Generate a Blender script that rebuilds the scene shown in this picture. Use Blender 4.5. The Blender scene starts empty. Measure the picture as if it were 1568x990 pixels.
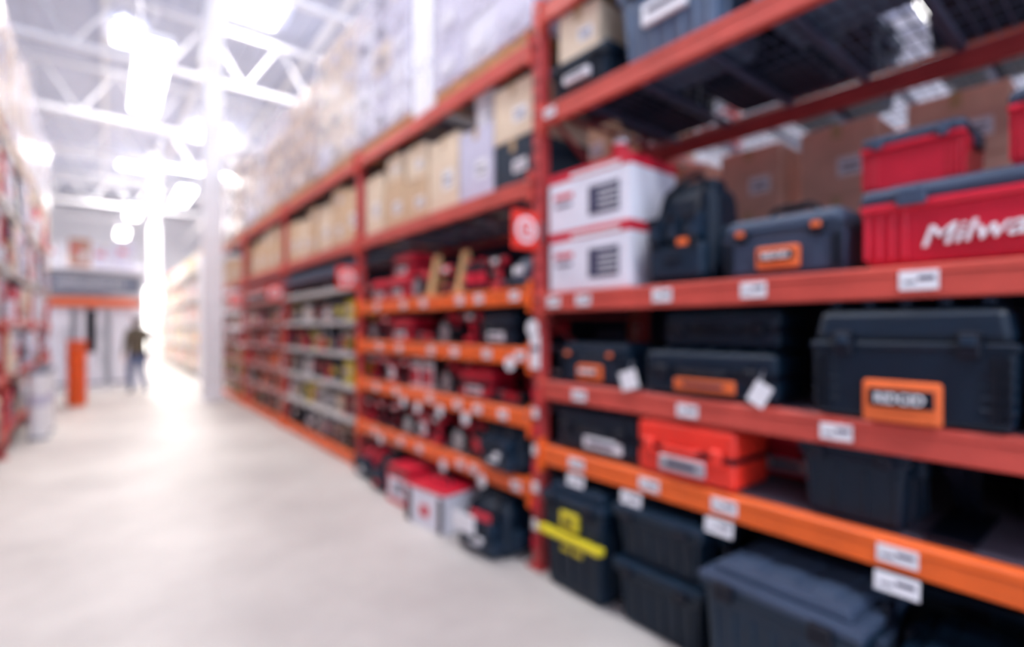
import bpy, bmesh, math, random
from mathutils import Vector, Matrix, Euler
R = random.Random(7)
C = bpy.context.scene.collection

def lin(c):
    c = c/255.0
    return c/12.92 if c <= 0.04045 else ((c+0.055)/1.055)**2.4
MATS = {}
def mat(name, rgb, rough=0.5, metal=0.0, var=0.12, scale=6.0, bump=0.0, emit=0.0, alpha=1.0, spec=0.5):
    if name in MATS: return MATS[name]
    m = bpy.data.materials.new(name); m.use_nodes = True
    nt = m.node_tree; N = nt.nodes; L = nt.links
    b = N['Principled BSDF']
    col = tuple(lin(v) for v in rgb)
    tc = N.new('ShaderNodeTexCoord'); nz = N.new('ShaderNodeTexNoise')
    nz.inputs['Scale'].default_value = scale; nz.inputs['Detail'].default_value = 3
    L.new(tc.outputs['Object'], nz.inputs['Vector'])
    cr = N.new('ShaderNodeValToRGB')
    cr.color_ramp.elements[0].position = 0.3; cr.color_ramp.elements[1].position = 0.7
    cr.color_ramp.elements[0].color = tuple(v*(1-var) for v in col)+(1,)
    cr.color_ramp.elements[1].color = tuple(min(1, v*(1+var)) for v in col)+(1,)
    L.new(nz.outputs['Fac'], cr.inputs['Fac']); L.new(cr.outputs['Color'], b.inputs['Base Color'])
    b.inputs['Roughness'].default_value = rough; b.inputs['Metallic'].default_value = metal
    b.inputs['Specular IOR Level'].default_value = spec
    if bump:
        bp = N.new('ShaderNodeBump'); bp.inputs['Strength'].default_value = bump; bp.inputs['Distance'].default_value = 0.02
        L.new(nz.outputs['Fac'], bp.inputs['Height']); L.new(bp.outputs['Normal'], b.inputs['Normal'])
    if emit:
        b.inputs['Emission Color'].default_value = col+(1,); b.inputs['Emission Strength'].default_value = emit
    b.inputs['Alpha'].default_value = alpha
    MATS[name] = m; return m

BRICK = mat('brick_red_paint', (204, 80, 68), .45)
ORANGE = mat('orange_paint', (246, 104, 34), .42)
UPR = mat('upright_red_paint', (188, 66, 66), .45)
DECK = mat('wire_deck_steel', (84, 92, 118), .5, .3)
BOARD = mat('shelf_board', (100, 92, 106), .8, var=.2)
PALE = mat('pale_shelf_steel', (205, 200, 196), .5)
SHADE_BACK = mat('shade_backing_navy', (16, 24, 52), .8)  # navy of deep shadow, for sheets that darken the shelf backs
NAVY = mat('navy_black_plastic', (12, 31, 48), .42, var=.15, spec=.32)
NAVY2 = mat('charcoal_plastic', (22, 43, 62), .44, var=.12, spec=.34)
SLATE = mat('slate_plastic', (60, 74, 96), .45, spec=.35)
GREY = mat('grey_plastic', (124, 132, 150), .45)
BINB = mat('blue_grey_bin', (92, 112, 138), .45)
BLACK = mat('black_rubber', (9, 15, 30), .5, spec=.3)
RED = mat('red_plastic', (210, 26, 54), .4)
ORED = mat('orange_red_plastic', (240, 54, 38), .4)
ORL = mat('orange_label', (240, 112, 54), .5)
WHITE = mat('white_print', (238, 238, 242), .55, var=.03)
YEL = mat('yellow_plastic', (228, 210, 40), .45)
CARD = mat('cardboard', (214, 184, 150), .85, var=.1)
CARD2 = mat('cardboard_pale', (230, 210, 184), .85, var=.08)
CARD3 = mat('cardboard_brown', (176, 136, 122), .85, var=.12)
CARD3_LIFT = mat('cardboard_brown_lifted', (224, 176, 154), .85, var=.12)  # brown cardboard lightened to make up for weak light on rear cartons
CARDW = mat('carton_white', (230, 230, 240), .7, var=.05)
CARDL = mat('carton_lavender', (204, 202, 222), .7, var=.08)
TAPE = mat('packing_tape', (190, 160, 120), .3)
WOOD = mat('pine_wood', (206, 162, 112), .75, var=.2, scale=12)
INK = mat('dark_ink', (50, 52, 84), .6)
SILV = mat('silver_label', (190, 192, 200), .35, .4)
STEEL = mat('bright_steel', (170, 172, 180), .3, .8)
FILM = mat('stretch_film', (232, 228, 242), .25, 0, bump=.6, scale=9, alpha=.34)
WPAINT = mat('white_steel_paint', (240, 240, 246), .5, var=.03)
BLUE = mat('blue_print', (70, 110, 170), .6)
LAMP = mat('lamp_diffuser', (255, 252, 250), .5, emit=7, var=0)

class B:
    def __init__(s): s.V=[]; s.F=[]; s.M=[]; s.S=[]; s.mats=[]
    def mi(s, m):
        if m not in s.mats: s.mats.append(m)
        return s.mats.index(m)
    def raw(s, V, F, m, smooth=False, mx=None):
        o = len(s.V); k = s.mi(m)
        for v in V:
            v = Vector(v); v = mx @ v if mx else v
            s.V.append(tuple(v))
        for f in F:
            s.F.append(tuple(i+o for i in f)); s.M.append(k); s.S.append(smooth)
        return s
    def box(s, c, d, m, bev=0, seg=2, taper=(1,1), rot=None, smooth=False):
        x,y,z = d[0]/2, d[1]/2, d[2]/2; tx,ty = taper
        V = [(-x,-y,-z),(x,-y,-z),(x,y,-z),(-x,y,-z),(-x*tx,-y*ty,z),(x*tx,-y*ty,z),(x*tx,y*ty,z),(-x*tx,y*ty,z)]
        F = [(0,3,2,1),(4,5,6,7),(0,1,5,4),(1,2,6,5),(2,3,7,6),(3,0,4,7)]
        if bev:
            bm = bmesh.new(); vs=[bm.verts.new(v) for v in V]
            for f in F: bm.faces.new([vs[i] for i in f])
            bmesh.ops.bevel(bm, geom=bm.edges[:], offset=min(bev, min(d)*.45), segments=seg, profile=.5, affect='EDGES')
            bm.verts.index_update()
            V=[v.co.copy() for v in bm.verts]; F=[tuple(v.index for v in f.verts) for f in bm.faces]; bm.free()
        mx = Matrix.Translation(c)
        if rot: mx = mx @ Euler(rot).to_matrix().to_4x4()
        return s.raw(V, F, m, smooth, mx)
    def cyl(s, c, r, h, m, axis='Z', seg=16, r2=None, rot=None):
        r2 = r if r2 is None else r2
        V=[]; 
        for k,(rr,z) in enumerate(((r,-h/2),(r2,h/2))):
            for i in range(seg):
                a=2*math.pi*i/seg; V.append((rr*math.cos(a), rr*math.sin(a), z))
        side=[(i,(i+1)%seg,seg+(i+1)%seg,seg+i) for i in range(seg)]
        mx=Matrix.Translation(c)
        if rot: mx = mx @ Euler(rot).to_matrix().to_4x4()
        if axis=='X': mx = mx @ Matrix.Rotation(math.pi/2,4,'Y')
        if axis=='Y': mx = mx @ Matrix.Rotation(-math.pi/2,4,'X')
        s.raw(V, side, m, True, mx)
        s.raw(V, [tuple(reversed(range(seg))), tuple(range(seg,2*seg))], m, False, mx)
        return s
    def tube(s, pts, r, m, seg=8):
        P=[Vector(p) for p in pts]; V=[];F=[]
        for i,p in enumerate(P):
            d=((P[min(i+1,len(P)-1)]-P[max(i-1,0)])).normalized()
            up=Vector((0,0,1)) if abs(d.z)<.9 else Vector((1,0,0))
            a=d.cross(up).normalized(); b=d.cross(a).normalized()
            for k in range(seg):
                t=2*math.pi*k/seg; V.append(p+a*r*math.cos(t)+b*r*math.sin(t))
        n=len(P)
        for i in range(n-1):
            for k in range(seg):
                F.append((i*seg+k,i*seg+(k+1)%seg,(i+1)*seg+(k+1)%seg,(i+1)*seg+k))
        F.append(tuple(range(seg))); F.append(tuple(reversed(range((n-1)*seg,n*seg))))
        return s.raw(V,F,m,True)
    def ball(s, c, r, m, sc=(1,1,1)):
        bm=bmesh.new(); bmesh.ops.create_uvsphere(bm,u_segments=14,v_segments=9,radius=r)
        bm.verts.index_update()
        V=[(v.co.x*sc[0]+c[0],v.co.y*sc[1]+c[1],v.co.z*sc[2]+c[2]) for v in bm.verts]
        F=[tuple(v.index for v in f.verts) for f in bm.faces]; bm.free()
        return s.raw(V,F,m,True)
    def text(s, t, c, h, m, shear=0.0, rotz=0.0, wid=None):
        V,F=textgeo(t,shear)
        w=max(v[0] for v in V); k=h/0.72; kx = k if wid is None else wid/w
        V2=[((v[0]-w/2)*kx, -v[2]*.02-.001, (v[1]-.35)*k) for v in V]
        return s.raw(V2,F,m,False,Matrix.Translation(c)@Matrix.Rotation(rotz,4,'Y'))
    def add(s, o, mx):
        off=len(s.V)
        for v in o.V: s.V.append(tuple(mx@Vector(v)))
        ks=[s.mi(m) for m in o.mats]
        for f,m,sm in zip(o.F,o.M,o.S):
            s.F.append(tuple(i+off for i in f)); s.M.append(ks[m]); s.S.append(sm)
    def mesh(s, name):
        me=bpy.data.meshes.new(name); me.from_pydata(s.V,[],s.F)
        for m in s.mats: me.materials.append(m)
        me.polygons.foreach_set('material_index', s.M); me.polygons.foreach_set('use_smooth', s.S)
        me.update(); return me
    def obj(s, name, loc=(0,0,0), rz=0.0, parent=None):
        ob=bpy.data.objects.new(name, s.mesh(name)); C.objects.link(ob)
        ob.location=loc; ob.rotation_euler=(0,0,rz)
        if parent: ob.parent=parent
        return ob
_tg={}
def textgeo(t,shear):
    if (t,shear) in _tg: return _tg[(t,shear)]
    cu=bpy.data.curves.new('t','FONT'); cu.body=t; cu.shear=shear; cu.extrude=.5; cu.offset=.0; cu.resolution_u=3
    ob=bpy.data.objects.new('t',cu); C.objects.link(ob)
    bpy.context.view_layer.update()
    me=ob.evaluated_get(bpy.context.evaluated_depsgraph_get()).to_mesh()
    mnx=min(v.co.x for v in me.vertices)
    V=[(v.co.x-mnx,v.co.y,v.co.z) for v in me.vertices]; F=[tuple(p.vertices) for p in me.polygons]
    bpy.data.objects.remove(ob); _tg[(t,shear)]=(V,F); return V,F
def empty(name, loc=(0,0,0)):
    e=bpy.data.objects.new(name,None); C.objects.link(e); e.location=loc; e.empty_display_size=.2; return e
RF=-math.pi/2   # faces the aisle from the right rack
LF=math.pi/2
def put(name, b, y, z, x=2.03, j=0.0, face=RF):
    if isinstance(b,B): return b.obj(name,(x,y,z),face+j)
    ob=bpy.data.objects.new(name,b); C.objects.link(ob); ob.location=(x,y,z); ob.rotation_euler=(0,0,face+j); return ob

# ---------------- product prototypes (front at local y=0 facing -y) ----------------
def carton(w,d,h,m=CARD,tape=True,label=True,ink=None):
    b=B(); b.box((0,d/2,h/2),(w,d,h),m,.006,1)
    if tape:
        b.box((0,d/2,h+.0005),(.05,d*.99,.002),TAPE); b.box((0,-.0008,h-.04),(.05,.002,.08),TAPE)
        b.box((0,d/2,h+.001),(w*.97,.004,.002),CARD3)
    if label:
        b.box((w*.18,-.001,h*.4),(w*.34,.002,h*.26),WHITE); b.box((w*.18,-.003,h*.42),(w*.24,.002,h*.03),INK); b.box((w*.18,-.003,h*.35),(w*.2,.002,h*.03),INK)
    if ink: b.box((-w*.2,-.001,h*.65),(w*.4,.002,h*.14),ink)
    return b
def toolbox(w,d,h,body=SLATE,accent=ORL,lab='RIDGID',handle=True,ribs=True,labw=.34,labx=0.0,labz=.26,latch=None):
    b=B(); hb=h*.62; latch=latch or accent
    b.box((0,d/2,hb/2),(w*.94,d*.92,hb),body,.02,2,taper=(1.05,1.06))
    b.box((0,d/2,hb),(w,d,h*.07),body,.008,1)
    b.box((0,d/2,hb+h*.17),(w*.97,d*.96,h*.28),body,.025,2,taper=(.93,.88))
    b.box((0,d/2,hb+h*.01),(w*.985,d*.99,.008),BLACK)
    if ribs:
        for sx in (-1,1):
            for k in range(3): b.box((sx*w*(.40+.028*k),-.004+.02,hb*.5),(w*.012,.04,hb*.8),BLACK,.003,1)
    for sx in (-1,1):
        b.box((sx*w*.3,-.006,hb+h*.02),(w*.1,.03,h*.2),BLACK,.006,1)
        b.box((sx*w*.3,-.022,hb+h*.05),(w*.07,.012,h*.08),latch,.004,1)
    lw=w*labw
    b.box((labx*w,-.004,h*labz),(lw,.03,h*.34),accent,.01,2)
    b.box((labx*w,-.016,h*(labz+.03)),(lw*.84,.012,h*.15),BLACK,.004,1)
    b.text(lab,(labx*w,-.023,h*(labz+.03)),h*.085,WHITE,wid=lw*.62)
    if handle:
        b.tube([(-w*.2,d/2,h*.9),(-w*.19,d/2,h*1.04),(-w*.14,d/2,h*1.1),(w*.14,d/2,h*1.1),(w*.19,d/2,h*1.04),(w*.2,d/2,h*.9)],.013,BLACK)
        b.box((0,d/2,h*1.1),(w*.22,.034,.03),BLACK,.01,2)
    return b
def tote(w,d,h,body=NAVY,lid=NAVY2,band=None,lab=None):
    b=B(); hb=h*.86
    b.box((0,d/2,hb/2),(w*.84,d*.84,hb),body,.02,2,taper=(1.13,1.13))
    n=max(3,int(w/.08))
    for i in range(n):
        x=(-.38+.76*i/(n-1))*w; b.box((x,d*.055,hb*.45),(w*.03,.02,hb*.72),body,.005,1,rot=(math.atan(.055*d/hb)*1.0,0,0))
    for sx in (-1,1):
        for k in range(3): b.box((sx*w*.44,d*(.25+.25*k),hb*.45),(.03,.03,hb*.7),body,.005,1)
        b.box((sx*w*.485,d/2,hb*.86),(.035,d*.3,.07),lid,.008,1)
        b.box((sx*w*.5,d/2,h*.93),(.02,.09,.07),BLACK,.004,1)
    b.box((0,d/2,hb),(w,d,.03),body,.008,1)
    b.box((0,d/2,hb+.028),(w*1.01,d*1.01,.032),lid,.01,2)
    b.box((0,d/2,h-.008),(w*.86,d*.82,.04),lid,.012,2,taper=(.95,.94))
    for k in (-1,0,1): b.box((k*w*.24,d/2,h+.013),(w*.14,d*.6,.012),lid,.005,1)
    for sx in (-.3,.3): b.box((sx*w,-.012,hb+.0),(w*.13,.028,h*.13),BLACK,.006,1)
    if band: b.box((0,.0,h*.56),(w*1.0,.05,h*.07),band,.01,2); b.box((0,.012,h*.72),(w*.28,.04,h*.17),band,.006,1); b.box((0,-.01,h*.72),(w*.12,.01,h*.06),BLACK); b.box((0,.03,h*.42),(w*.36,.02,h*.05),band)
    if lab: b.box((0,-.0,h*.5),(w*.42,.03,h*.24),lab,.004,1); b.box((0,-.017,h*.52),(w*.3,.004,h*.05),INK)
    return b
def crate(w,d,h,body=RED,lid=SLATE,txt=None):
    b=B(); hb=h*.76
    b.box((0,d/2,hb/2),(w*.93,d*.92,hb),body,.015,2,taper=(1.05,1.05))
    for i in range(4):
        for sx in (-1,1): b.box((sx*w*(.33+.045*i),.012,hb*.5),(w*.02,.02,hb*.8),body,.004,1)
    b.box((0,.008,hb*.93),(w*.97,.04,hb*.12),body,.006,1)
    b.box((0,d/2,hb+h*.1),(w,d,h*.2),lid,.02,2,taper=(.97,.97))
    b.box((0,d/2,h*.98),(w*.8,d*.7,h*.06),lid,.01,2)
    for sx in (-1,1):
        b.box((sx*w*.3,-.012,hb+h*.03),(w*.1,.03,h*.2),lid,.006,1); b.box((sx*w*.49,d/2,hb*.9),(.03,d*.3,.05),lid,.006,1)
    if txt: b.text(txt,(0.01,-.004,hb*.46),h*.24,WHITE,shear=.35,rotz=-.06,wid=w*.56)
    return b
def hardcase(w,d,h,body=NAVY,accent=BLACK,lab=WHITE,lx=0):
    b=B()
    b.box((0,d/2,h*.26),(w,d,h*.5),body,.03,3); b.box((0,d/2,h*.74),(w,d,h*.5),body,.03,3)
    b.box((0,d/2,h*.5),(w*.99,d*.99,.02),BLACK)
    for i in range(5): b.box(((-.36+.18*i)*w,d/2,h*.985),(w*.05,d*.7,.02),body,.005,1)
    for sx in (-1,1): b.box((sx*w*.34,-.008,h*.52),(w*.1,.03,h*.28),accent,.008,1)
    b.tube([(-w*.15,0,h*.56),(-w*.15,-.035,h*.56),(w*.15,-.035,h*.56),(w*.15,0,h*.56)],.011,accent)
    if lab: b.box((lx*w,-.003,h*.27),(w*.46,.02,h*.26),lab,.004,1); b.box((lx*w,-.015,h*.28),(w*.3,.006,h*.08),INK)
    return b
def toolbag(w,d,h,body=NAVY,acc=ORL):
    b=B()
    b.box((0,d/2,h*.45),(w,d,h*.9),body,.06,4,taper=(.86,.7))
    b.box((0,d/2,h*.9),(w*.7,d*.4,h*.16),body,.03,3)
    b.box((0,0,h*.2),(w*.8,.09,h*.34),NAVY2,.03,3)
    for k in (-1,0,1): b.box((k*w*.26,-.02,h*.5),(w*.2,.1,h*.24),NAVY2,.02,2); b.box((k*w*.26,-.072,h*.58),(w*.18,.01,h*.05),BLACK)
    for sx in (-1,1):
        b.box((sx*w*.5,d*.5,h*.3),(.07,d*.6,h*.4),NAVY2,.03,2)
        b.tube([(sx*w*.3,.02,h*.1),(sx*w*.3,-.06,h*.4),(sx*w*.26,.04,h*.86),(sx*w*.12,d*.4,h*1.02),(0,d*.5,h*1.06)],.014,BLACK)
    b.box((w*.18,-.075,h*.36),(.05,.01,.03),acc); b.box((0,-.05,h*.22),(w*.24,.02,h*.05),acc if acc is not ORL else NAVY,.003,1)
    return b
def drill(c1=RED,c2=BLACK):
    b=B()
    b.box((0,.05,.03),(.11,.075,.055),c2,.012,2); b.box((0,.05,.062),(.085,.06,.02),c1,.006,1)
    b.box((.012,.05,.12),(.036,.045,.12),c2,.014,2,rot=(0,-.18,0))
    b.cyl((.01,.05,.195),.036,.13,c1,'X',16); b.cyl((-.07,.05,.195),.03,.04,c2,'X',16,r2=.034)
    b.cyl((-.11,.05,.195),.013,.05,STEEL,'X',14,r2=.022); b.cyl((.085,.05,.195),.028,.03,c2,'X',16,r2=.022)
    b.box((-.022,.05,.15),(.016,.02,.03),c2,.004,1); b.box((.01,.013,.195),(.07,.006,.025),WHITE)
    return b
def saw(c1=RED,c2=BLACK):
    b=B(); b.box((0,.06,.012),(.26,.12,.008),STEEL,.002,1)
    b.cyl((0,.03,.095),.085,.03,c2,'Y',24); b.cyl((0,.01,.08),.07,.004,STEEL,'Y',24); b.cyl((0,.085,.1),.04,.1,c1,'Y',16)
    b.tube([(-.04,.05,.16),(.0,.05,.2),(.07,.05,.205),(.12,.05,.17),(.13,.05,.11),(.07,.05,.09)],.018,c1); b.box((.13,.06,.09),(.08,.07,.055),c2,.01,2)
    return b
def grinder(c1=RED,c2=BLACK):
    b=B(); b.cyl((0.02,.05,.04),.03,.2,c1,'X',14); b.box((-.09,.05,.045),(.05,.06,.06),STEEL,.01,2); b.cyl((-.1,.05,.012),.055,.01,c2,'Z',20)
    b.cyl((-.09,.0,.05),.014,.1,c2,'Y',12); b.box((.15,.05,.045),(.07,.07,.07),c2,.01,2); return b
def blister(w=.14,h=.22,c1=RED,c2=WHITE):
    b=B(); b.box((0,.03,h/2),(w,.004,h),c1,0); b.box((0,.015,h*.4),(w*.7,.03,h*.5),c2,.01,2,taper=(.9,.8)); b.box((0,.026,h*.88),(w*.9,.003,h*.12),BLACK)
    b.box((0,-.001,h*.4),(w*.3,.004,h*.2),BLACK); b.box((0,.035,.008),(w,.05,.012),c1); return b
def bottle(c1=BLACK,c2=RED,h=.24):
    b=B(); b.cyl((0,.045,h*.38),.042,h*.76,c1,seg=14); b.cyl((0,.045,h*.81),.042,h*.1,c1,seg=14,r2=.02); b.cyl((0,.045,h*.92),.018,h*.14,c2,seg=12); b.cyl((0,.045,h*.4),.0435,h*.35,c2,seg=14); return b
def smallbox(w,d,h,m,m2):
    b=B(); b.box((0,d/2,h/2),(w,d,h),m); b.box((0,-.001,h*.55),(w*.75,.002,h*.4),m2); b.box((0,-.002,h*.2),(w*.6,.002,h*.1),INK); return b
def merch(L,hmax,depth,pal,seed,dens=1.0):
    r=random.Random(seed); o=B(); x=-L/2+.02
    while x<L/2-.12:
        t=r.random(); c1=r.choice(pal); c2=r.choice(pal)
        if t<.5:
            w=r.uniform(.1,.26); h=r.uniform(.5,.95)*hmax; p=smallbox(w,depth*r.uniform(.6,.9),h,c1,c2)
            if h<hmax*.55: p.add(smallbox(w*.9,depth*.6,hmax*.3,c2,c1),Matrix.Translation((0,.01,h)))
        elif t<.68: w=.1; p=bottle(c1,c2,min(.28,hmax*.85))
        elif t<.86: w=.15; p=blister(.14,min(.26,hmax*.9),c1,c2)
        else: w=.24; p=drill(c1,BLACK)
        o.add(p,Matrix.Translation((x+w/2,r.uniform(0,.06),0)))
        x+=w+r.uniform(.005,.03)/dens
    return o
def bulk(L,hmax,depth,pal,seed,jit=.03):
    r=random.Random(seed); o=B(); x=-L/2+.02
    while x<L/2-.16:
        w=min(r.uniform(.14,.36),L/2-x); n=r.choice([1,2,2,3]); H=hmax*r.uniform(.75,.97); c1=r.choice(pal); c2=r.choice(pal)
        for i in range(n): o.add(smallbox(w*.97,depth*.85,H/n*.98,c1,c2),Matrix.Translation((x+w/2,r.uniform(0,jit),H/n*i)))
        x+=w+r.uniform(.005,.02)
    return o
def pallet_load(w,d,h,m,nx,ny,nz,seed=0,film=True):
    r=random.Random(seed); b=B()
    for k in range(3): b.box((0,(.05+.45*k)*d+.0,.05),(w,.08,.08),WOOD)
    for k in range(6): b.box(((-.42+.168*k)*w,d/2,.1),(w*.12,d,.018),WOOD); b.box(((-.42+.168*k)*w,d/2,.009),(w*.12,d,.018),WOOD)
    z0=.11; cw,cd,ch=w/nx,d/ny,(h-z0)/nz
    for k in range(nz):
        for i in range(nx):
            for j in range(ny):
                if k==nz-1 and r.random()<.2: continue
                if 0<j<ny-1 and 0<i<nx-1: continue
                jx=r.uniform(-.01,.01)
                b.box((-w/2+(i+.5)*cw+jx,(j+.5)*cd+r.uniform(-.01,.01),z0+(k+.5)*ch),(cw*.965,cd*.96,ch*.965),r.choice(m),.008,1)
                if j==0: b.box((-w/2+(i+.5)*cw+jx,-.013,z0+(k+.42)*ch),(cw*.45,.003,ch*.3),r.choice([WHITE,INK,CARDL,SLATE]))
                if i==0: b.box((-w/2-.013,(j+.5)*cd,z0+(k+.42)*ch),(.003,cd*.45,ch*.3),r.choice([WHITE,INK,CARDL,SLATE]))
    if film: b.box((0,d/2,z0+(h-z0)/2),(w+.06,d+.06,h-z0+.02),FILM,.03,2)
    return b

# ---------------- racks ----------------
def holes(b,y,x,h,face):
    n=int((h-.2)/.1)
    for i in range(n):
        for s in (-.017,.017): b.box((x+face*.001,y+s,.18+i*.1),(.003,.012,.03),BLACK)
def upright(parent,y,x0,x1,h,face=-1,cm=UPR):
    b=B()
    for x in (x0+.04,x1-.04):
        b.box((x,y,h/2),(.08,.075,h),cm,.006,1); b.box((x,y,.006),(.13,.13,.012),cm)
    holes(b,y,(x0 if face<0 else x1)+face*.001,h,face)
    z=.25; flip=0; step=.62
    while z+step<h:
        a=(x0+.08,z) ; c=(x1-.08,z+step)
        if flip: a,c=(x1-.08,z),(x0+.08,z+step)
        b.tube([(a[0],y,a[1]),(c[0],y,c[1])],.016,cm,6)
        if not flip: b.tube([(x0+.06,y,z),(x1-.06,y,z)],.016,cm,6)
        z+=step; flip=1-flip
    b.obj('upright_frame',parent=parent)
def beam(b,x,y0,y1,zt,m,hh=.105,face=-1):
    b.box((x,(y0+y1)/2,zt-hh/2),(.05,y1-y0-.075,hh),m,.006,1)
    b.box((x+face*.004,(y0+y1)/2,zt-.018),(.05,y1-y0-.08,.03),m,.004,1)
    for y in (y0+.045,y1-.045): b.box((x+face*.012,y,zt-.06),(.06,.02,.19),m,.003,1); b.cyl((x+face*.045,y,zt-.03),.008,.01,STEEL,'X',8)
def wiredeck(b,x0,x1,y0,y1,zt):
    n=int((y1-y0)/.055)
    for i in range(n+1):
        y=y0+.05+(y1-y0-.1)*i/n; b.box(((x0+x1)/2,y,zt+.002),(x1-x0-.02,.006,.006),DECK)
    for i in range(9):
        x=x0+.05+(x1-x0-.1)*i/8; b.box((x,(y0+y1)/2,zt-.004),(.006,y1-y0-.06,.006),DECK)
    for i in range(7):
        y=y0+.25+(y1-y0-.5)*i/6; b.box(((x0+x1)/2,y,zt-.022),(x1-x0-.1,.035,.03),DECK,.004,1)
def board(b,x0,x1,y0,y1,zt,m=BOARD): b.box(((x0+x1)/2,(y0+y1)/2,zt-.008),(x1-x0-.06,y1-y0-.06,.018),m)
def label(b,x,y,z,w=.1,h=.055,face=-1,tilt=0):
    b.box((x,y,z),(.004,w,h),WHITE,0,rot=(0,tilt,0)); b.box((x+face*.003,y-w*.2,z+h*.1),(.002,w*.4,h*.2),INK); b.box((x+face*.003,y+w*.22,z-h*.1),(.002,w*.3,h*.1),SLATE)

Y=[-3.215,-.465,2.285,5.035,7.785,10.535,13.285]
X0,X1=2.0,3.1
rack=empty('pallet_rack')
for i,y in enumerate(Y): upright(rack,y,X0,X1,3.36 if i<=2 else 3.2)
bays={1:[(.74,ORANGE),(1.115,BRICK),(1.62,BRICK),(2.70,BRICK),(3.30,BRICK)],
      2:[(.50,ORANGE),(.92,ORANGE),(1.30,ORANGE),(1.67,ORANGE),(2.32,BRICK),(3.14,BRICK)]}
bays[0]=bays[1]
for k in (3,4,5): bays[k]=[(2.32,BRICK),(3.14,BRICK),(.12,ORANGE)]
THIN=[.48,.82,1.16,1.5,1.86]
for k,bl in bays.items():
    y0,y1=Y[k],Y[k+1]; bb=B(); dd=B(); lb=B()
    for zt,m in bl:
        beam(bb,X0+.015,y0,y1,zt,m); beam(bb,X1-.015,y0,y1,zt,UPR,face=1)
        if zt>1.64 and not (k==2 and zt<2): wiredeck(dd,X0+.03,X1-.03,y0+.03,y1-.03,zt)
        elif zt>.2: board(dd,X0+.03,X1-.03,y0,y1,zt)
    if k>=3:
        for z in THIN:
            bb.box((X0+.3,(y0+y1)/2,z-.02),(.62,y1-y0-.1,.03),PALE,.004,1); bb.box((X0-.005,(y0+y1)/2,z-.02),(.015,y1-y0-.1,.05),PALE if k==3 else BRICK)
        bb.box((X0-.0,(y0+y1)/2,2.06),(.02,y1-y0-.1,.1),SLATE if k==3 else BRICK)
        bb.box((X0+.64,(y0+y1)/2,1.1),(.02,y1-y0-.09,2.1),SHADE_BACK)
    elif k==2: dd.box((X1-.2,(y0+y1)/2,1.1),(.02,y1-y0-.1,2.2),SHADE_BACK)
    else: dd.box((X1-.06,(y0+y1)/2,.8),(.02,y1-y0-.1,1.56),SHADE_BACK)  # added dark sheet, puts the shade behind the shelves into colour
    bb.obj('beams',parent=rack); dd.obj('shelf_decks',parent=rack)
    if k==1:
        for y in (1.89,1.4,.98,.46,2.12,-.1): label(lb,X0-.016,y,1.57,.1,.06)
        for y in (1.92,1.27,.69,.05): label(lb,X0-.016,y,1.06,.1,.055)
        for y in (1.94,1.47,1.1,.515,-.05): label(lb,X0-.016,y,.69,.11,.055)
        for y in (1.94,1.57,1.12,.515): label(lb,X0-.022,y,.6,.12,.06,tilt=.12)
        for y in (2.15,): label(lb,X0-.016,y,2.65,.09,.05)
    if k==2:
        for z in (1.62,1.25,.87,.45):
            for y in (4.55,4.05,3.6,3.18,2.85,2.5): label(lb,X0-.016,y+R.uniform(-.1,.1),z,.09,.055)
        for y,z in ((3.95,.80),(3.7,.78),(3.35,.8),(2.8,.4),(3.3,.4),(2.5,1.2),(4.4,.41),(3.0,.79)): lb.cyl((X0-.03,y,z),.045,.004,WHITE,'X',18)
    if k>=3:
        for z in THIN:
            y=y0+.2
            while y<y1-.2: label(lb,X0-.014,y,z-.02,.08,.045); y+=R.uniform(.2,.45)
    if lb.V: lb.obj('price_labels',parent=rack)
# flag signs on uprights
for i in (2,3,4,5):
    y=Y[i]; b=B(); z=1.98 if i==2 else 1.92
    b.box((1.88,y-.045,z),(.2,.006,.22),ORED,.002,1)
    b.cyl((1.88,y-.052,z),.075,.006,WHITE,'Y',24); b.cyl((1.88,y-.057,z),.052,.006,ORED,'Y',24)
    b.text(str(30+i),(1.88,y-.061,z),.06,WHITE); b.box((1.99,y-.04,z),(.05,.01,.12),STEEL)
    b.obj('bay_number_sign')
b=B()
for k in range(9): b.box((1.992,2.285,.15+.11*k),(.004,.05,.06),WHITE if k%2 else RED); 
b.cyl((1.985,2.3,1.42),.05,.006,WHITE,'X',20); b.box((1.985,2.28,1.28),(.006,.085,.2),WHITE,.01,1); b.box((1.98,2.28,1.3),(.004,.06,.03),INK); b.box((1.99,2.25,1.02),(.006,.06,.14),RED)
b.obj('upright_label_strip')

# ------------ near bay contents -------------
# shelf 1.62
def flagbox():
    b=B(); b.box((0,.2,.165),(.58,.4,.33),CARDW,.006,1); b.box((0,.2,.308),(.584,.404,.055),RED,.004,1)
    b.box((.12,-.002,.14),(.2,.004,.15),INK)
    for k in range(4): b.box((.15,-.005,.09+.03*k),(.13,.003,.008),WHITE)
    b.box((-.17,-.002,.2),(.14,.003,.025),RED); b.box((-.17,-.002,.15),(.12,.003,.015),INK); b.box((.06,-.003,.3),(.34,.004,.02),WHITE); return b
put('boxed_tool_kit',flagbox(),1.9,1.625,2.02); put('boxed_tool_kit',flagbox(),1.9,1.957,2.02,j=.02)
b=B(); b.cyl((0,.06,.05),.05,.1,RED,seg=16); b.cyl((0,.06,.115),.035,.03,WHITE,seg=16); b.tube([(-.05,.06,.09),(-.04,.06,.16),(.04,.06,.16),(.05,.06,.09)],.006,STEEL)
put('paint_can',b,1.78,2.29,2.1)
put('tool_backpack',toolbag(.36,.3,.5),1.372,1.625,2.08)
put('grey_toolbox',toolbox(.47,.28,.255,SLATE,ORL),.905,1.625,2.03)
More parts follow.
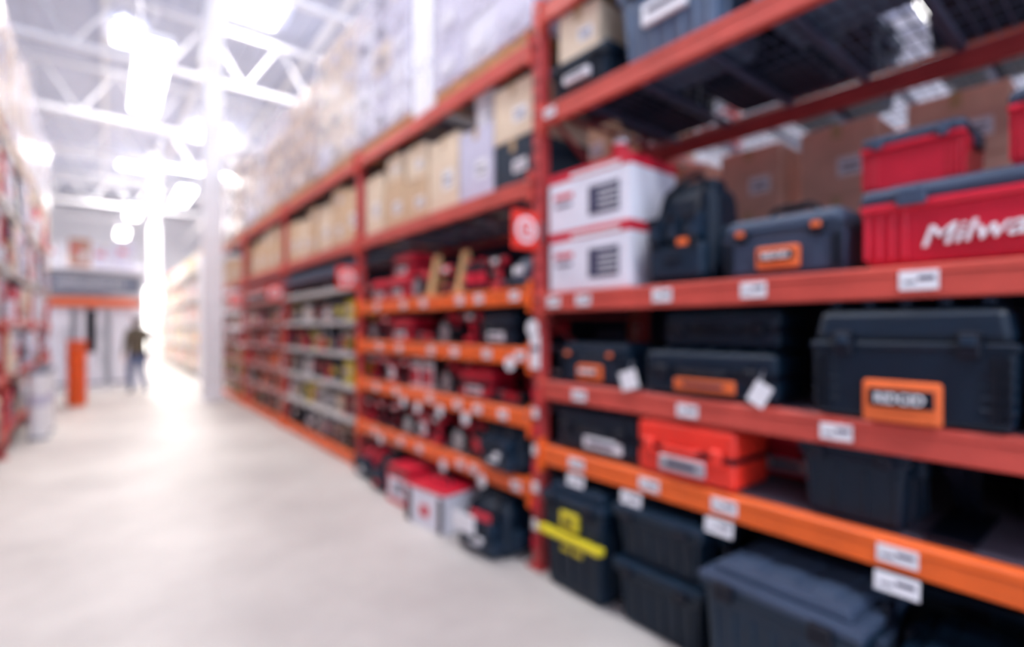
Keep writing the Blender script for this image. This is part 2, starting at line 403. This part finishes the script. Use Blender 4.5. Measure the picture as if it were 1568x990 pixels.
put('red_storage_crate',crate(.78,.4,.27,RED,SLATE,'Milwaukee'),.25,1.625,2.02)
put('red_storage_crate',crate(.3,.3,.21,RED,SLATE),.52,1.9,2.14); put('red_storage_crate',crate(.32,.3,.24,RED,SLATE),.12,1.9,2.1,j=-.04)
# shelf 1.115
put('grey_toolbox',toolbox(.5,.3,.24,NAVY2,ORL),1.88,1.12,2.03)
put('tool_case',hardcase(.6,.3,.2,NAVY,BLACK,ORL,.0),1.2,1.12,2.0,j=.03); put('tool_case',hardcase(.55,.28,.17,NAVY,BLACK,None),1.2,1.325,2.1,j=-.04)
put('tool_case',hardcase(.45,.28,.2,NAVY,BLACK,None),1.9,1.12,2.42)
b=toolbox(.54,.36,.39,NAVY,ORL,'RIDGID',ribs=True,labw=.38,handle=False,labz=.17,latch=NAVY2)
for k in range(5): b.box((-.2+.1*k,.18,.38),(.03,.3,.02),NAVY,.005,1)
for sx in (-1,1):
    for k in range(6): b.box((sx*.222,.035,.06+.035*k),(.08,.06,.012),NAVY,.004,1)
put('large_tool_chest',b,.5,1.12,1.97)
put('tool_case',hardcase(.4,.3,.34,BLACK,NAVY,WHITE),-.02,1.12,2.0)
b=B(); b.box((0,0,0),(.07,.004,.09),WHITE,0,rot=(0,.5,0)); b.tube([(0,0,.04),(0,.03,.09)],.003,STEEL,5); put('hang_tag',b,.95,1.165,1.975)
b=B(); b.box((0,0,0),(.1,.004,.09),WHITE,0,rot=(0,-.3,0)); b.tube([(0,0,.04),(0,.03,.09)],.003,STEEL,5); put('hang_tag',b,1.58,1.17,1.975)
# shelf .74
put('long_tool_case',hardcase(.56,.3,.24,NAVY,BLACK,WHITE,.12),1.86,.745,2.03)
put('red_hard_case',hardcase(.49,.3,.255,ORED,ORED,SILV),1.3,.745,1.99)
put('red_hard_case',hardcase(.4,.28,.22,RED,RED,SILV),1.03,.745,2.4)
put('small_tote',tote(.34,.32,.27,NAVY,NAVY2),.66,.745,2.02)
put('small_tote',tote(.4,.34,.3,NAVY,NAVY2),.1,.745,2.45)
b=B(); b.box((0,.2,.13),(.05,.03,.36),BLACK,0,rot=(.9,0,0)); b.box((0,.2,.01),(.12,.4,.015),BLACK); b.box((0,.4,.15),(.03,.03,.3),BLACK); put('shelf_bracket',b,.4,.745,2.05)
# floor
put('latching_tote',tote(.46,.42,.55,NAVY,NAVY2,YEL),1.93,0,1.92)
put('stacked_tote',tote(.48,.45,.3,NAVY,NAVY2),1.42,0,1.95); put('stacked_tote',tote(.48,.45,.24,NAVY,NAVY2),1.42,.315,1.95)
put('storage_tote',tote(.56,.48,.5,NAVY2,SLATE),.84,0,1.82,j=-.03)
put('storage_tote',tote(.6,.5,.42,NAVY,NAVY),.2,0,1.86,j=.02)
for k in range(4): put('storage_tote',tote(.6,.5,.44,NAVY,NAVY2),1.9-.66*k,0,2.48)
# top shelf 2.70
put('stock_tote',tote(.44,.4,.2,NAVY,NAVY2,None,WHITE),1.98,2.705,2.03)
put('cardboard_box',carton(.28,.3,.27,CARD2),1.99,2.925,2.05,j=.1)
put('stock_bin',tote(.56,.45,.42,BINB,GREY,None,WHITE),1.42,2.705,2.03)
put('stock_bin',tote(.6,.5,.4,BINB,GREY,None,WHITE),.78,2.705,2.06); put('stock_bin',tote(.6,.5,.42,NAVY2,SLATE,None,WHITE),.13,2.705,2.03)
put('stock_bin',tote(.6,.5,.42,NAVY,SLATE),1.3,2.705,2.56); put('stock_bin',tote(.5,.5,.42,NAVY,SLATE),1.95,2.705,2.56)
for k,y in enumerate((1.6,.3)): put('wrapped_pallet',pallet_load(1.15,1.0,1.3,[CARDW,CARDL],3,3,4,k),y,3.31,2.05)
# bay behind camera
for k in range(4):
    put('storage_tote',tote(.58,.5,.5,NAVY,NAVY2),-.85-.64*k,0,2.0); put('grey_toolbox',toolbox(.5,.3,.26,SLATE,ORL),-.85-.64*k,1.12,2.03)
    put('red_storage_crate',crate(.56,.38,.27,RED,SLATE),-.85-.64*k,1.625,2.03); put('small_tote',tote(.5,.34,.27,NAVY,NAVY2),-.85-.64*k,.745,2.03)

# ------------ second bay -------------
DR=drill().mesh('cordless_drill'); SA=saw().mesh('circular_saw'); GR=grinder().mesh('angle_grinder'); DK=drill(BLACK,RED).mesh('cordless_drill')
BL=blister().mesh('blister_pack'); BW=blister(.16,.24,WHITE,RED).mesh('blister_pack'); BO=bottle().mesh('bottle'); BO2=bottle(BLACK,WHITE).mesh('bottle')
CS=hardcase(.36,.26,.2,RED,BLACK,WHITE).mesh('red_tool_case'); CK=hardcase(.36,.26,.22,NAVY,BLACK,WHITE).mesh('tool_case')
def row(z,items,x=2.03):
    for n,me,y in items: put(n,me,y,z,x+R.uniform(-.01,.03),R.uniform(-.08,.08))
b=B()
b.box((0,.1,.012),(.16,.24,.024),WOOD,.003,1)
b.box((-.0,.1,.17),(.07,.03,.32),WOOD,.004,1,rot=(.22,0,0)); b.box((0,.03,.16),(.07,.03,.32),WOOD,.004,1,rot=(-.22,0,0)); b.box((0,.07,.1),(.05,.14,.03),WOOD)
WS=b.mesh('wooden_display_stand')
row(1.675,[('red_tool_case',CS,4.62),('red_tool_case',CS,4.2),('circular_saw',SA,3.84),('wooden_display_stand',WS,3.6),('wooden_display_stand',WS,3.22),
 ('bottle',BO,3.07),('bottle',BO,2.965),('cordless_drill',DK,2.78),('cordless_drill',DR,3.42)])
put('red_tool_case',CS,4.2,1.88,2.08); 
b=B(); b.ball((0,.13,.06),.13,SLATE,(1,1.1,1)); b.box((0,.1,.02),(.28,.3,.015),SLATE,.006,1); b.box((0,-.0,.09),(.1,.02,.05),WHITE,.004,1); put('hard_hat',b,2.48,1.69,2.03)
row(1.305,[('circular_saw',SA,4.78),('cordless_drill',DR,4.48),('red_tool_case',CS,4.12),('angle_grinder',GR,3.74),('circular_saw',SA,3.4),('cordless_drill',DK,3.1)])
put('tool_case',CK,2.72,1.305,2.03)
row(.925,[('cordless_drill',DK,4.82),('cordless_drill',DR,4.56),('blister_pack',BL,4.335),('cordless_drill',DR,4.1),('blister_pack',BW,3.87),('blister_pack',BW,3.68),('circular_saw',SA,3.42),('red_tool_case',CS,3.02),('angle_grinder',GR,2.66)])
row(.505,[('cordless_drill',DK,4.85),('cordless_drill',DR,4.58),('cordless_drill',DR,4.32),('circular_saw',SA,4.04),('blister_pack',BL,3.78),('cordless_drill',DK,3.54),('circular_saw',SA,3.24),('bottle',BO,3.02),('bottle',BO,2.92)])
put('black_tool_bag',toolbag(.38,.26,.34,NAVY,WHITE),2.62,.505,1.98)
for z,s in ((1.675,1),(1.305,2),(.925,3),(.505,4)):
    put('tool_accessory_stock',merch(2.6,.26,.3,[BLACK,RED,NAVY,NAVY2,BLACK,RED,RED],s,3),3.66,z,2.4)
put('red_tool_bag',toolbag(.42,.3,.3,RED,WHITE),4.7,0,1.95); put('red_tool_bag',toolbag(.36,.3,.28,NAVY,RED),4.24,0,1.9)
b=carton(.34,.3,.3,RED,False,False); b.box((0,-.002,.13),(.26,.004,.16),CARDW); b.box((.03,-.005,.14),(.1,.003,.08),INK); b.box((0,-.002,.27),(.3,.004,.03),BLACK)
put('boxed_power_tool',b,3.8,0,1.84,j=.05)
b=carton(.46,.32,.27,CARDW,False,False); b.box((0,-.002,.12),(.1,.004,.08),RED); b.box((0,.16,.275),(.47,.33,.02),RED,.008,1); b.tube([(-.1,.16,.28),(-.1,.16,.34),(.1,.16,.34),(.1,.16,.28)],.01,BLACK)
for s in (-.19,.19): b.box((s,-.004,.13),(.05,.02,.24),BLACK,.01,1)
b.box((0,.33,.13),(.461,.02,.26),BLACK); b.box((-.232,.16,.13),(.006,.3,.24),NAVY)
put('boxed_power_tool',b,3.24,0,1.78,j=.12)
b=toolbag(.44,.34,.34,NAVY,WHITE); b.box((-.06,-.09,.2),(.22,.012,.12),WHITE,.01,1); b.box((.1,-.085,.28),(.18,.012,.05),RED,.005,1); put('black_tool_bag',b,2.66,0,1.86,j=.1)
put('red_tool_bag',toolbag(.36,.3,.26,RED,WHITE),4.75,0,2.4); put('red_tool_case',CS,4.0,0,2.35); put('tool_case',CK,3.4,0,2.35); put('tool_case',CK,2.8,0,2.4)

# cardboard shelf 2.32
spec=[(2.57,.4,.5,.3,NAVY2,0),(2.57,.4,.5,.36,CARD2,.305),(2.99,.4,.5,.5,CARDL,0),(3.44,.44,.45,.56,CARD2,0),(3.88,.4,.4,.34,CARD,0),(3.88,.32,.35,.28,CARD2,.345),(4.3,.38,.4,.42,CARD,0),(4.3,.3,.35,.22,CARD2,.425),(4.75,.4,.4,.56,CARD2,0)]
for y,w,d,h,m,dz in spec:
    put('cardboard_box',carton(w,d,h,m,ink=None),y,2.33+dz,2.05,j=R.uniform(-.03,.03))
b=B(); b.cyl((0,.14,.12),.11,.24,WHITE,seg=20,r2=.125); b.cyl((0,.14,.25),.132,.02,WHITE,seg=20); b.tube([(-.13,.14,.2),(-.1,-.0,.14),(.1,0,.14),(.13,.14,.2)],.005,STEEL)
put('white_bucket',b,2.98,2.835,2.05)
for k in (3,4,5):
    y=Y[k]+.1
    while y<Y[k+1]-.45:
        w=R.uniform(.32,.5); h=R.uniform(.34,.58); put('cardboard_box',carton(w,.5,h,R.choice([CARD,CARD2,CARD])),y+w/2,2.33,2.03+R.uniform(0,.04),j=R.uniform(-.03,.03))
        if R.random()<.85 and h<.48: put('cardboard_box',carton(w*.8,.4,R.uniform(.18,.24),R.choice([CARD,CARD2])),y+w/2,2.335+h,2.06)
        y+=w+.05
# pallets on top
k=0
for y,h,m in ((2.95,1.9,[CARDL,CARDW,CARDL]),(4.55,1.5,[CARDW,CARDL,CARD2]),(5.75,1.5,[CARD2,CARD2,CARDW]),(7.1,1.35,[CARD2,CARD,CARD]),(8.5,1.5,[CARD2,CARD]),(9.8,1.3,[CARDW,CARD2]),(11.2,1.5,[CARD2,CARD]),(12.6,1.4,[CARDW,CARD2])):
    put('wrapped_pallet',pallet_load(1.18,1.0,h,m,3,3,5 if k<2 else 4,k+10),y,3.15,2.04); k+=1
for y in (3.66,3.84):
    b=B(); b.cyl((0,.1,.75),.08,1.5,WHITE,seg=20); b.cyl((0,.1,1.51),.03,.03,CARD,seg=12); b.cyl((0,.1,.4),.083,.05,FILM,seg=20); put('plastic_sheet_roll',b,y,3.15,2.0)

# dense shelves bays 3-5
PALS={3:[PALE,WHITE,CARD2,BLACK,NAVY,YEL,WHITE,CARD3,SLATE,NAVY,RED],4:[RED,CARD3,CARD,BLACK,WHITE,ORANGE,NAVY],5:[CARD3,RED,WHITE,BLACK,YEL,CARD]}
for k in (3,4,5):
    for i,z in enumerate([.12]+THIN[:4]):
        put('packaged_hardware',merch(2.6,.26,.4,PALS[k],k*10+i),(Y[k]+Y[k+1])/2,z+.0,2.04)

# ------------ rear back-to-back rack -------------
rr=empty('rear_pallet_rack')
rb=B(); rd=B()
for i,y in enumerate(Y[:5]): upright(rr,y,3.25,4.35,3.36)
for k in range(4):
    for zt,m in ((1.2,ORANGE),(1.75,ORANGE),(2.80,ORANGE)):
        beam(rb,3.27,Y[k],Y[k+1],zt,m); beam(rb,4.33,Y[k],Y[k+1],zt,m,face=1); wiredeck(rd,3.28,4.32,Y[k]+.03,Y[k+1]-.03,zt)
rb.obj('beams',parent=rr); rd.obj('shelf_decks',parent=rr)
for k in range(-3,14):
    y=.1+.52*k+R.uniform(-.02,.02); h=R.choice([.42,.46,.5])
    put('brown_carton',carton(.42,.5,h,CARD3_LIFT),y,1.76,3.33)
    put('brown_carton',carton(.4,.45,.84-h,CARD3_LIFT),y,1.765+h,3.34)
    put('brown_carton',carton(.46,.5,.45,CARD3),y,1.21,3.42)
    if k>4: put('brown_carton',carton(.46,.5,.5,CARD),y,2.81,3.45)
for k in range(3): put('stock_tote',tote(.6,.5,.45,NAVY,NAVY2),-.3+.8*k,2.81,3.5)

# ------------ left rack -------------
lr=empty('left_pallet_rack'); LX1=-.85; LX0=-1.95
YL=[-.465+2.75*i for i in range(0,6)]
for y in YL: upright(lr,y,LX0,LX1,3.6,face=1)
bb=B(); PL=[RED,CARDL,CARDW,CARDL,SLATE,RED,NAVY,CARD2,CARD3,CARDW]
for k in range(5):
    y0,y1=YL[k],YL[k+1]
    for zt,m in ((.3,BRICK),(.9,BRICK),(1.5,BRICK),(2.1,PALE),(2.8,PALE),(3.5,PALE)):
        beam(bb,LX1-.015,y0,y1,zt,m,hh=.07,face=1); beam(bb,LX0+.015,y0,y1,zt,m); board(bb,LX0,LX1,y0,y1,zt)
        if zt<3.4: put('boxed_merchandise',bulk(2.6,.51 if zt<2 else .6,.55,PL,100+k*7+int(zt*10),.12),(y0+y1)/2,zt+.002,LX1+.05,face=LF)
    for q in (.7,2.05): put('wrapped_pallet',pallet_load(1.15,1.0,R.uniform(1.2,1.6),[CARDW,CARDL,CARD2,CARD],3,3,4,60+k),y0+q,3.51,LX1-.0,face=LF)
bb.obj('beams_and_boards',parent=lr)
for y,x in ((8.9,-.66),(9.2,-.67),(9.5,-.64)):
    b=B(); b.cyl((0,0,.42),.1,.84,WHITE,seg=24); b.cyl((0,0,.86),.105,.05,GREY,seg=24); b.cyl((0,0,.5),.102,.14,CARDL,seg=24); b.cyl((0,0,.92),.03,.08,STEEL,seg=14); b.cyl((0,0,.02),.105,.04,GREY,seg=24)
    b.obj('white_canister',(x,y,0))
b=B()
for k in range(6): b.cyl((0,0,.1+.2*k),.13,.19,ORANGE,seg=24,r2=.155); b.cyl((0,0,.185+.2*k),.162,.025,ORED,seg=24)
b.tube([(-.15,0,1.2),(-.08,-.14,1.1),(.08,-.14,1.1),(.15,0,1.2)],.006,STEEL); b.obj('orange_bucket_stack',(-.4,12.3,0))

# ------------ far end -------------
e=empty('appliance_display')
b=B(); b.box((-.25,15.7,.05),(2.0,.9,.1),WPAINT,.01,1); b.box((-.25,16.1,1.5),(2.0,.05,3.0),WPAINT)
b.box((-.25,15.3,2.45),(1.9,.08,.42),GREY,.01,1); b.text('APPLIANCES',(-.25,15.25,2.45),.16,WHITE,wid=1.2)
b.box((-.25,15.3,2.02),(1.95,.08,.2),ORL,.01,1); b.box((-.25,15.6,2.78),(2.0,.9,.06),WPAINT)
for x in (-1.2,.7): b.box((x,15.3,1.4),(.08,.08,2.8),WPAINT)
b.obj('display_bay',parent=e)
for x in (-.85,-.25,.35):
    b=B(); b.box((0,.3,.92),(.5,.6,1.75),CARDW,.02,2); b.box((0,-.01,1.3),(.48,.03,.95),CARDW,.01,1); b.box((0,-.01,.45),(.48,.03,.7),CARDW,.01,1)
    for z in (1.2,.6): b.tube([(.18,-.03,z-.16),(.18,-.06,z-.14),(.18,-.06,z+.14),(.18,-.03,z+.16)],.012,STEEL)
    b.box((0,.3,.03),(.46,.5,.06),BLACK)
    if x==-.25: b.box((0,-.03,1.25),(.2,.01,1.0),BLACK,.005,1)
    b.obj('refrigerator',(x,15.4,.1),parent=e)
for i,x in enumerate((-.9,-.45,0,.4)):
    carton(.38,.5,.5+.15*(i%2),[CARDW,CARD3,CARDL,CARDL][i],ink=RED).obj('cardboard_box',(x,15.35,2.815))
def farrack(name,x0,x1,ys,face,pal,seed):
    e=empty(name); bb=B()
    for y in ys: upright(e,y,x0,x1,3.4,face,WPAINT)
    for k in range(len(ys)-1):
        for zt in (.3,.95,1.6,2.3,3.1):
            xf=x0 if face<0 else x1
            beam(bb,x0+.015,ys[k],ys[k+1],zt,PALE); beam(bb,x1-.015,ys[k],ys[k+1],zt,PALE); board(bb,x0,x1,ys[k],ys[k+1],zt,PALE)
            put('boxed_merchandise',bulk(2.6,.5,.55,pal,seed+k*9+int(zt*4)),(ys[k]+ys[k+1])/2,zt+.002,xf-face*.04,face=RF if face<0 else LF)
    bb.obj('beams_and_boards',parent=e)
farrack('far_pallet_rack',2.0,3.1,[16.2+2.75*i for i in range(6)],-1,[WHITE,CARDW,YEL,CARD2,WHITE,CARD3,ORED,CARD],300)
farrack('far_pallet_rack',-1.9,-.8,[17.2+2.75*i for i in range(6)],1,[WHITE,CARDW,CARD2,WHITE,CARDL,RED],400)

# ------------ building -------------
fm=bpy.data.materials.new('polished_concrete'); fm.use_nodes=True; nt=fm.node_tree; N=nt.nodes; L=nt.links; p=N['Principled BSDF']
tc=N.new('ShaderNodeTexCoord'); n1=N.new('ShaderNodeTexNoise'); n1.inputs['Scale'].default_value=.7; n1.inputs['Detail'].default_value=8; n1.inputs['Roughness'].default_value=.6
cr=N.new('ShaderNodeValToRGB'); cr.color_ramp.elements[0].position=.3; cr.color_ramp.elements[1].position=.7
cr.color_ramp.elements[0].color=(lin(184),lin(178),lin(174),1); cr.color_ramp.elements[1].color=(lin(220),lin(214),lin(208),1)
L.new(tc.outputs['Object'],n1.inputs['Vector']); L.new(n1.outputs['Fac'],cr.inputs['Fac']); L.new(cr.outputs['Color'],p.inputs['Base Color'])
p.inputs['Roughness'].default_value=.5; n2=N.new('ShaderNodeTexNoise'); n2.inputs['Scale'].default_value=3; L.new(tc.outputs['Object'],n2.inputs['Vector'])
bp=N.new('ShaderNodeBump'); bp.inputs['Strength'].default_value=.05; L.new(n2.outputs['Fac'],bp.inputs['Height']); L.new(bp.outputs['Normal'],p.inputs['Normal'])
b=B(); b.box((1,14,-.05),(28,44,.1),fm); b.obj('floor')
WALL=mat('wall_paint',(232,232,240),.8,var=.04); CEIL=mat('ceiling_deck',(204,210,230),.7,var=.06,scale=2)
b=B(); b.box((1,14,8.55),(28,44,.1),CEIL)
for i in range(92): b.box((-12.9+.305*i,14,8.47),(.1,44,.06),CEIL)
b.obj('ceiling')
b=B(); b.box((1,36.1,4.25),(28,.2,8.5),WALL); b.obj('wall_far')
b=B(); b.box((-13.1,14,4.25),(.2,44,8.5),WALL); b.obj('wall_left')
b=B(); b.box((15.1,14,4.25),(.2,44,8.5),WALL); b.obj('wall_right')
DOORG=mat('daylit_glass',(255,252,246),.2,emit=5,var=0)
b=B(); b.box((1,35.97,1.9),(3.2,.04,3.6),DOORG)
for x in (-.6,.2,1,1.8,2.6): b.box((x,35.93,1.9),(.06,.06,3.7),WPAINT)
for z in (.05,2.3,3.75): b.box((1,35.93,z),(3.3,.06,.08),WPAINT)
b.obj('door_1')
b=B()
for y in (1,5,9,13,17,21,25,29,33):
    for z in (6.9,8.1): b.box((1,y,z),(27.8,.1,.1),WPAINT)
    x=-12.5
    while x<14: b.tube([(x,y,6.9),(x+.75,y,8.1)],.03,WPAINT,6); b.tube([(x+.75,y,8.1),(x+1.5,y,6.9)],.03,WPAINT,6); x+=1.5
for x in range(-12,15,2): b.box((x,14,8.28),(.1,43.6,.22),WPAINT)
for x in (-2.5,3.6): b.tube([(x,-7.5,6.4),(x,35.8,6.4)],.07,WPAINT,10)
b.obj('roof_trusses')
for (x,y) in ((1.69,11.8),(1.5,24),(-7,11.8),(9.5,11.8),(4.75,7.6)):
    b=B(); b.box((x,y,4.2),(.34,.34,8.38),WPAINT,.02,2); b.box((x,y,.012),(.46,.46,.024),WPAINT); b.box((x,y,6.75),(.42,.42,.1),WPAINT)
    b.obj('white_column')
def lamp(parent,loc,lx,ly,power,col):
    la=bpy.data.lights.new('lamp','AREA'); la.shape='RECTANGLE'; la.size=lx; la.size_y=ly; la.energy=power; la.color=col
    o=bpy.data.objects.new('lamp',la); C.objects.link(o); o.parent=parent; o.location=loc
W=(1,.95,.9); K=(.86,.91,1)
def skylight_and_fill(x,y,power,col,lx=1.1,ly=1.4):  # builds real skylights and also added roof panels that only fill
    e=empty('skylight_and_fill',(x,y,8.36)); b=B(); b.box((0,0,0),(lx,ly,.04),LAMP)
    for s in (-1,1): b.box((s*(lx/2+.03),0,-.01),(.06,ly+.12,.1),WPAINT); b.box((0,s*(ly/2+.03),-.01),(lx,.06,.1),WPAINT)
    b.obj('panel',parent=e)
    if power: lamp(e,(0,0,-.12),lx,ly,power,col)
skylight_and_fill(2.5,12.0,120,W); skylight_and_fill(.5,-3,240,K); skylight_and_fill(.2,3,130,K); skylight_and_fill(.2,7.5,135,W); skylight_and_fill(.4,15.2,150,W,.5,1.0); skylight_and_fill(3,21.2,380,W); skylight_and_fill(1,27,480,W)  # first and narrow one are seen skylights; the rest added for general light
skylight_and_fill(7,3,300,K); skylight_and_fill(7,10.5,260,W); skylight_and_fill(-6,5,280,K)  # added roof panels, extra fill over the side aisles
def fixture(x,y,z,lx,ly,power,col=(1,.98,.97)):
    e=empty('ceiling_light_fixture',(x,y,z)); b=B()
    b.box((0,0,.06),(lx+.05,ly+.05,.09),WPAINT,.01,1); b.box((0,0,0),(lx,ly,.05),LAMP,.01,1)
    for s in (-.4,.4): b.tube([(s*lx,s*ly,.1),(s*lx,s*ly,8.2-z)],.008,STEEL,5)
    b.obj('housing',parent=e)
    if power: lamp(e,(0,0,-.06),lx,ly,power,col)
fixture(.5,9.1,5,.36,2.6,0,W); fixture(.5,3.4,5,.36,2.6,0,K); fixture(.5,-2.3,5,.36,2.6,50,K)
fixture(1.95,15.6,5.5,2.1,.16,100,W); fixture(1.9,18.8,5.5,.4,2.4,130,W); fixture(.8,22.5,5.5,.4,2.4,240,W); fixture(.6,28,5.5,.4,2.4,240,W)
fixture(7.6,1.4,5,1.2,.5,120,K); fixture(6.5,9,5,.4,2.6,0,W)

# ------------ shopper -------------
SKIN=mat('skin',(214,168,146),.55,var=.05); HAIR=mat('dark_hair',(56,42,38),.7); JKT=mat('olive_jacket',(100,92,78),.8,var=.15); JEAN=mat('blue_jeans',(44,76,130),.8,var=.12); SHOE=mat('brown_shoe',(70,54,46),.6)
J=[];E=[];RA=[]
def j(p,r,parent=None):
    J.append(p); RA.append(r if isinstance(r,tuple) else (r,r))
    if parent is not None: E.append((parent,len(J)-1))
    return len(J)-1
pel=j((0,0,.93),(.15,.115)); bel=j((0,0,1.06),(.155,.125),pel); ch=j((0,.0,1.25),(.175,.13),bel); nb=j((0,0,1.4),(.085,.075),ch); nk=j((0,.015,1.465),(.052,.052),nb)
h1=j((0,.03,1.53),(.07,.085),nk); h2=j((0,.02,1.61),(.078,.095),h1); h3=j((0,.01,1.665),(.055,.065),h2)
for s in (-1,1):
    sh=j((s*.165,0,1.36),(.07,.07),ch); el=j((s*.225,-.05-.03*s,1.1),(.052,.052),sh); wr=j((s*.22,.04-.06*s,.875),(.032,.03),el); pa=j((s*.215,.065-.06*s,.81),(.02,.036),wr)
    for f in range(4):
        f1=j((s*.215,.04+.021*f-.06*s,.765),.0095,pa); f2=j((s*.205,.046+.021*f-.06*s,.735-.004*abs(f-1.5)),.0085,f1); j((s*.192,.05+.021*f-.06*s,.712),.0075,f2)
    t1=j((s*.205,.11-.06*s,.8),.011,pa); j((s*.195,.125-.06*s,.77),.009,t1)
    hp=j((s*.085,0,.87),(.1,.105),pel)
    if s<0: kn=j((-.1,.1,.5),(.066,.068),hp); an=j((-.1,.03,.1),(.044,.046),kn); j((-.11,.15,.045),(.042,.034),an)
    else: kn=j((.095,.0,.48),(.066,.068),hp); an=j((.095,-.24,.14),(.044,.046),kn); j((.1,-.15,.045),(.042,.032),an)
me=bpy.data.meshes.new('shopper_sk'); me.from_pydata(J,E,[]); so=bpy.data.objects.new('sk',me); C.objects.link(so)
bpy.context.view_layer.objects.active=so; sm=so.modifiers.new('s','SKIN'); sm.use_smooth_shade=True
if not me.skin_vertices:
    so.select_set(True); bpy.ops.mesh.customdata_skin_add()
for i,r in enumerate(RA): me.skin_vertices[0].data[i].radius=r
me.skin_vertices[0].data[0].use_root=True
ss=so.modifiers.new('u','SUBSURF'); ss.levels=2; ss.render_levels=2
bpy.context.view_layer.update()
bm2=bpy.data.meshes.new_from_object(so.evaluated_get(bpy.context.evaluated_depsgraph_get())); bpy.data.objects.remove(so)
bm2.materials.clear()
for m in (JKT,JEAN,SKIN,HAIR,SHOE): bm2.materials.append(m)
for f in bm2.polygons:
    c=f.center; k=0
    if c.z>1.46: k=3 if (c.z>1.63 or c.y<.035) and c.z>1.49 else 2
    elif abs(c.x)>.17 and c.z<.87: k=2
    elif c.z<.075: k=4
    elif c.z<.86: k=1
    f.material_index=k; f.use_smooth=True
sp=empty('shopper',(.56,13.8,0)); sp.rotation_euler=(0,0,.35)
o=bpy.data.objects.new('body',bm2); C.objects.link(o); o.parent=sp
b=B(); b.ball((0,.125,1.575),.014,SKIN,(1,1.2,1.5))
for s in (-1,1): b.ball((s*.03,.108,1.6),.01,WHITE); b.ball((s*.03,.116,1.6),.006,BLACK); b.ball((s*.08,.025,1.585),.02,SKIN,(.4,.8,1.3))
b.ball((0,.11,1.535),.02,RED,(1,.4,.35)); b.obj('face',parent=sp)

# ------------ world + camera -------------
w=bpy.data.worlds.new('World'); bpy.context.scene.world=w; w.use_nodes=True
bg=w.node_tree.nodes['Background']; bg.inputs['Color'].default_value=(.64,.75,1,1); bg.inputs['Strength'].default_value=1.6
cam=bpy.data.cameras.new('Camera'); co=bpy.data.objects.new('Camera',cam); C.objects.link(co)
co.location=(0,0,1.42); co.rotation_euler=(math.radians(90),0,-math.radians(38.5)); cam.lens=18; cam.sensor_width=36; cam.shift_y=.0045; cam.clip_start=.05
cam.dof.use_dof=True; cam.dof.focus_distance=.5; cam.dof.aperture_fstop=1.35
bpy.context.scene.camera=co
sc=bpy.context.scene
sc.view_settings.view_transform='Standard'; sc.view_settings.look='None'; sc.view_settings.exposure=0.3
